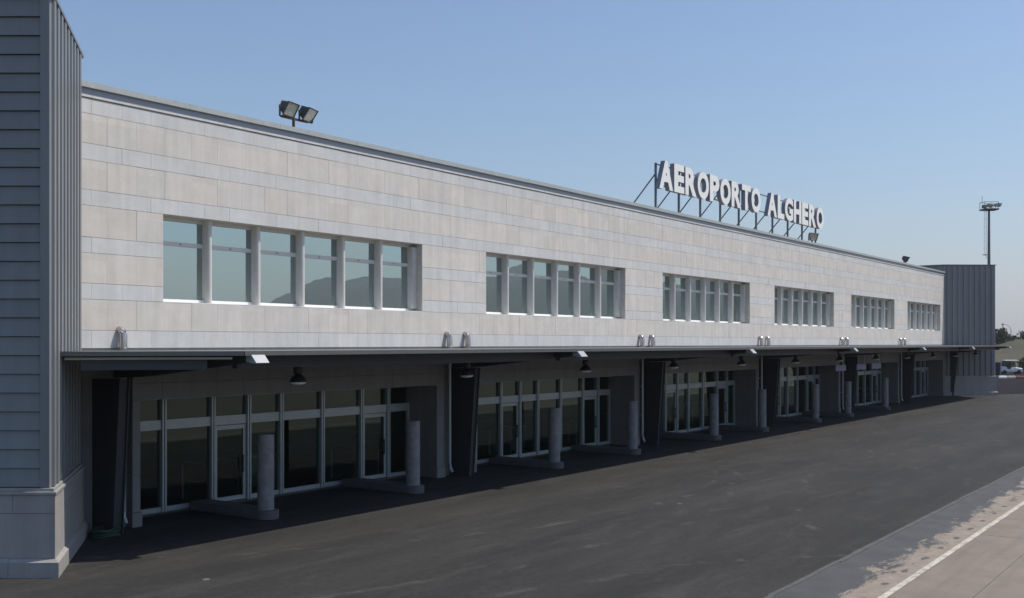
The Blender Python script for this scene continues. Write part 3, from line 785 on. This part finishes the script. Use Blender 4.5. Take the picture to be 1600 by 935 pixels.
def guard_rail():
    t = thing('guard_rail', (0, 0, 0), 'bent steel guard rail standing just inside an entrance door', 'rail', 'guard rails inside the entrance doors')
    lpart('loop', MB().tube([(0, 0, 0), (0, 0, .95), (0, .05, 1.03), (0, .15, 1.07), (0, .95, 1.07), (0, 1.05, 1.03), (0, 1.1, .95), (0, 1.1, 0)], .025, 8), 'frame_grey', t, True)
    lpart('crossbar', MB().tube([(0, .02, .55), (0, 1.08, .55)], .018, 6), 'frame_grey', t, True)
    return t
gr = None
for k in range(NB):
    for q, (xa, xb, w_) in enumerate(((18.6, 19.72, 'nearer'), (24.5, 25.6, 'farther from'))):
        for e, x in enumerate((xa, xb)):
            loc = (x + PITCH * k, 1.5, .05)
            if gr is None: gr = guard_rail(); gr.location = loc; o = gr
            else: o = copy_tree(gr, loc)
            o['label'] = 'bent guard rail inside the %s entrance, at its door %s the boarded tower' % (ORD[k], w_)
# ------------------------------------------------------------------ far right: mast, lamps, vehicles, trees
def mast():
    x, y = 151.1, 7.7
    t = thing('lighting_mast', (x, y, 0), 'tall apron lighting mast with ladder and floodlight platform behind the far tower', 'mast')
    MB().tube([(x, y, 0), (x, y, 22.6)], [.30, .14], 14).build('pole', 'galv', t, True)
    u = Vector((math.sin(TH), -math.cos(TH), 0))
    P = lambda a_, z, b_=0: Vector((x, y, z)) + u * a_ + Vector((u.y, -u.x, 0)) * b_
    Mu = Matrix(((u.x, -u.y, 0, x), (u.y, u.x, 0, y), (0, 0, 1, 0), (0, 0, 0, 1)))
    MB().box(-.95, 1.0, -.8, .8, 22.5, 22.68, 0, Mu).build('platform', 'lamp_black', t)
    rl = MB()
    for q in (-.9, .9):
        for b_ in (-.75, .75): rl.box(q - .025, q + .025, b_ - .025, b_ + .025, 22.68, 23.6, 0, Mu)
    rl.box(-.9, .9, -.775, -.725, 23.55, 23.6, 0, Mu).box(-.9, .9, .725, .775, 23.55, 23.6, 0, Mu).box(-.925, -.875, -.75, .75, 23.55, 23.6, 0, Mu)
    rl.tube([P(-.92, 23.6), P(-.92, 24.4)], .03, 6).build('railing', 'galv', t)
    for q, b_, z in ((-.45, -.5, 23.15), (.35, -.5, 23.2), (1.0, -.35, 23.25), (.9, .4, 23.2), (-.3, .5, 23.15), (1.35, 0, 23.3)):
        hm = MB(); c_ = P(q, z, b_); lens = flood_head(hm, c_.x, c_.y, c_.z, R(-40 + 60 * q), R(28), 1.15)
        o = hm.build('lamp_head', 'flood_glass', t); lens.build('lens', 'flood_glass', o)
    ld = MB()
    for q in (-.62, -.32): ld.tube([P(q, 16.6), P(q, 22.5)], .02, 5)
    for i in range(18): ld.tube([P(-.62, 16.8 + .32 * i), P(-.32, 16.8 + .32 * i)], .014, 4)
    ld.box(-.75, -.18, -.3, .3, 16.45, 16.55, 0, Mu); ld.tube([P(-.5, 16.45), P(0, 15.7)], .03, 5)
    for i in range(6):
        ld.tube([P(-.78, 17.3 + i), P(-.78, 17.3 + i, .25), P(-.4, 17.3 + i, .4), P(-.2, 17.3 + i, .2)], .012, 4)
    ld.build('ladder', 'frame_grey', t)
mast()
def street_lamp():
    x, y = 272.9, 27.3; t = thing('street_lamp', (x, y, 0), 'single arm street lamp standing beyond the scrub bank', 'street lamp')
    u = Vector((math.sin(TH), -math.cos(TH), 0)); p = Vector((x, y, 0))
    MB().tube([p + Vector((0, 0, z)) for z in (0, 7.6)] + [p - u * .3 + Vector((0, 0, 8.5)), p - u * 1.1 + Vector((0, 0, 9.0)), p - u * 1.7 + Vector((0, 0, 9.1))], [.11, .08, .07, .06, .05], 8).build('pole', 'frame_grey', t, True)
    c_ = p - u * 2.0 + Vector((0, 0, 9.1)); MB().box(c_.x - .45, c_.x + .45, c_.y - .3, c_.y + .3, 9.0, 9.18).build('luminaire', 'galv', t, bevel=.05)
street_lamp()
t = thing('utility_pole', (271.7, 28.9, 0), 'thin bare pole beside the street lamp beyond the bank', 'pole')
MB().tube([(271.7, 28.9, 0), (271.7, 28.9, 9.4)], [.13, .09], 8).build('shaft', 'galv', t, True)
MB().box(271.3, 272.1, 28.85, 28.95, 9.0, 9.1).build('crossarm', 'galv', t)

def leaves(n, fun, size):
    mb = MB()
    for i in range(n):
        p = fun(); s_ = size * random.uniform(.6, 1.4)
        a_ = Vector((random.gauss(0, 1), random.gauss(0, 1), random.gauss(0, 1))).normalized(); b_ = a_.orthogonal().normalized()
        b_ = Matrix.Rotation(random.uniform(0, 6.28), 3, a_) @ b_; c_ = a_.cross(b_)
        mb.add([p - b_ * s_, p + c_ * s_ * .5, p + b_ * s_, p - c_ * s_ * .5], [(0, 1, 2, 3)])
    return mb
def bush_fun(r, h):
    cl = [(random.uniform(-r, r) * .6, random.uniform(-r, r) * .6, random.uniform(.25, .85) * h, random.uniform(.25, .45) * r) for _ in range(9)]
    def f():
        c_ = random.choice(cl); v = Vector((random.gauss(0, 1), random.gauss(0, 1), random.gauss(0, .9))).normalized() * c_[3] * random.uniform(.6, 1.08)
        p = Vector(c_[:3]) + v; p.z = max(p.z, .1); return p
    return f
def cone_fun(r, h):
    def f():
        z = random.uniform(.06, 1) ** 1.1; rr = r * (1 - z) ** .7 * random.uniform(.55, 1.1) + .05; a_ = random.uniform(0, 6.28)
        return Vector((rr * math.cos(a_), rr * math.sin(a_), z * h))
    return f
def plant(name, loc, label, group, crown, h, mat):
    t = thing(name, loc, label, 'tree', group)
    tr = MB().tube([(0, 0, -.5), (.05, .02, h * .4), (0, .08, h * .8)], [.14, .09, .03], 7)
    for q in range(5):
        a_ = q * 1.3; tr.tube([(0, 0, h * (.25 + .1 * q)), (math.cos(a_) * h * .22, math.sin(a_) * h * .22, h * (.4 + .1 * q))], [.05, .015], 5)
    lpart('trunk', tr, 'bark', t, True); lpart('crown', crown, mat, t); return t
P0 = Vector((0, -22.744, 0))
def at(az, r, z=0): return (P0.x + r * math.cos(R(az)), P0.y + r * math.sin(R(az)), z)
# azimuths from +X; the gap beside the far tower looks along about 9.5 to 11 degrees
ct = plant('cypress_tree', at(10.85, 268, 4.3), 'tall dark conifer on the bank right beside the far tower', None, leaves(900, cone_fun(1.15, 3.7), .2), 3.7, 'leaf_dark')
protos = []
for i in range(4):
    h = (2.4, 3.0, 2.0, 3.4)[i]
    protos.append((plant('scrub_tree', at(9 + i * .6, 286, 4.4), 'low olive green scrub tree in the line along the top of the bank', 'scrub trees on the bank', leaves(420, bush_fun(h * .75, h), .28), h, 'leaf')))
for i in range(14):
    az = 6.6 + i * .42 + random.uniform(-.3, .3); src = protos[i % 4]
    o = copy_tree(src, at(az, random.uniform(268, 292), 4.2)); o.rotation_euler.z = random.uniform(0, 6.28); s_ = random.uniform(.7, 1.15); o.scale = (s_, s_, s_)
pb = []
for i in range(14):
    az = 7.2 + i * .36 + random.uniform(-.2, .2); src = protos[(i * 3 + 1) % 4]
    o = copy_tree(src, at(az, random.uniform(202, 214), -.1), label='low scrub bush growing along the foot of the bank'); o['group'] = 'bushes at the foot of the bank'
    o.rotation_euler.z = random.uniform(0, 6.28); s_ = random.uniform(.45, .75); o.scale = (s_, s_, s_)

def wheel(mb, x, y, r, w_, mi=0):
    n = 14; vs = []
    for yy in (y - w_ / 2, y + w_ / 2): vs += [(x + r * math.cos(2 * math.pi * q / n), yy, r + r * math.sin(2 * math.pi * q / n)) for q in range(n)]
    mb.add(vs, [list(range(n)), list(range(n, 2 * n))[::-1]] + [(q, (q + 1) % n, (q + 1) % n + n, q + n) for q in range(n)], mi)
def tractor(loc, rz):
    t = thing('baggage_tractor', loc, 'white baggage tractor with flat roof parked beyond the far tower', 'vehicle'); t.rotation_euler.z = rz
    b = MB(); pr = [(-1.5, .35), (1.5, .35), (1.5, .85), (.4, 1.0), (.3, .75), (-.6, .75), (-.7, 1.1), (-1.5, 1.1)]; n = len(pr)
    b.add([(x, -.65, z) for x, z in pr] + [(x, .65, z) for x, z in pr], [list(range(n)), list(range(n, 2 * n))[::-1]] + [(i, (i + 1) % n, (i + 1) % n + n, i + n) for i in range(n)])
    lpart('body', b, 'white', t, False, .04)
    lpart('roof', MB().box(-1.0, .9, -.75, .75, 1.95, 2.07), 'white', t, False, .03)
    for x in (-.9, .5):
        for y in (-.62, .62): lpart('roof_post', MB().box(x - .03, x + .03, y - .03, y + .03, 1.0, 1.95), 'galv', t)
    lpart('seat', MB().box(-.6, -.1, -.5, .5, .75, .95).box(-.68, -.55, -.5, .5, .95, 1.4), 'tyre', t)
    for x in (-1.0, 1.0):
        for y in (-.6, .6):
            m = MB(); wheel(m, x, y, .3, .2); lpart('wheel', m, 'tyre', t)
tractor((167.0, 8.0, 0), R(-60))
def van(loc, rz):
    t = thing('white_van', loc, 'small white van half hidden behind the far tower', 'van'); t.rotation_euler.z = rz
    b = MB(); pr = [(-2.2, .35), (2.2, .35), (2.25, .95), (1.4, 1.15), (.8, 1.85), (-2.15, 1.9), (-2.25, 1.0)]; n = len(pr)
    b.add([(x, -.85, z) for x, z in pr] + [(x, .85, z) for x, z in pr], [list(range(n)), list(range(n, 2 * n))[::-1]] + [(i, (i + 1) % n, (i + 1) % n + n, i + n) for i in range(n)])
    lpart('body', b, 'white', t, False, .06)
    for y in (-.86, .855): lpart('side_window', MB().box(-.4, .7, y, y + .006, 1.15, 1.65), 'lamp_black', t)
    for x in (-1.4, 1.4):
        for y in (-.8, .8):
            m = MB(); wheel(m, x, y, .33, .2); lpart('wheel', m, 'tyre', t)
van((172.5, 13.5, 0), R(20))
tb = thing('blue_cabinet', (160.5, 8.35, 0), 'narrow dark blue cabinet standing just past the far tower', 'cabinet')
MB().box(160.1, 160.9, 8.05, 8.65, .0, 1.75).build('body', 'blue', tb, bevel=.03); MB().box(160.0, 161.0, 7.95, 8.75, 1.752, 1.84).build('roof', 'blue', tb)
for i, (mt, lb) in enumerate((('white', 'white plastic barrier block nearest the far tower on the dark road'), ('pale', 'dirty pale barrier block between the white one and the red one'), ('red', 'dull red plastic barrier block at the end of the low row'))):
    x, y = 145.3 + i * .55, 4.9 - i * .92
    o = MB().box(-.5, .5, -.2, .2, 0, .16).add([(-.5, -.2, .16), (.5, -.2, .16), (.5, .2, .16), (-.5, .2, .16), (-.47, -.07, .38), (.47, -.07, .38), (.47, .07, .38), (-.47, .07, .38)],
        [(0, 1, 5, 4), (1, 2, 6, 5), (2, 3, 7, 6), (3, 0, 4, 7), (4, 5, 6, 7), (3, 2, 1, 0)]).build('barrier_block', mt)
    o.location = (x, y, .006); o.rotation_euler.z = R(-59)
    tag(o, lb, 'barrier', 'barrier blocks on the service road')

# ------------------------------------------------------------------ summer haze
hz = MB().box(-8000, 8000, -8000, 8000, -1.2, 360).build('haze', 'core'); hz.data.materials.clear()
hm = bpy.data.materials.new('haze'); hm.use_nodes = True; ht = hm.node_tree
ht.nodes.remove(ht.nodes['Principled BSDF'])
pv = ht.nodes.new('ShaderNodeVolumePrincipled'); pv.inputs['Color'].default_value = (0.93, 0.93, 1.0, 1); pv.inputs['Density'].default_value = 0.00016; pv.inputs['Anisotropy'].default_value = 0.2
ht.links.new(pv.outputs[0], ht.nodes['Material Output'].inputs['Volume'])
hz.data.materials.append(hm); tag(hz, 'thin summer haze over the airfield and distant hills', 'haze', kind='stuff')
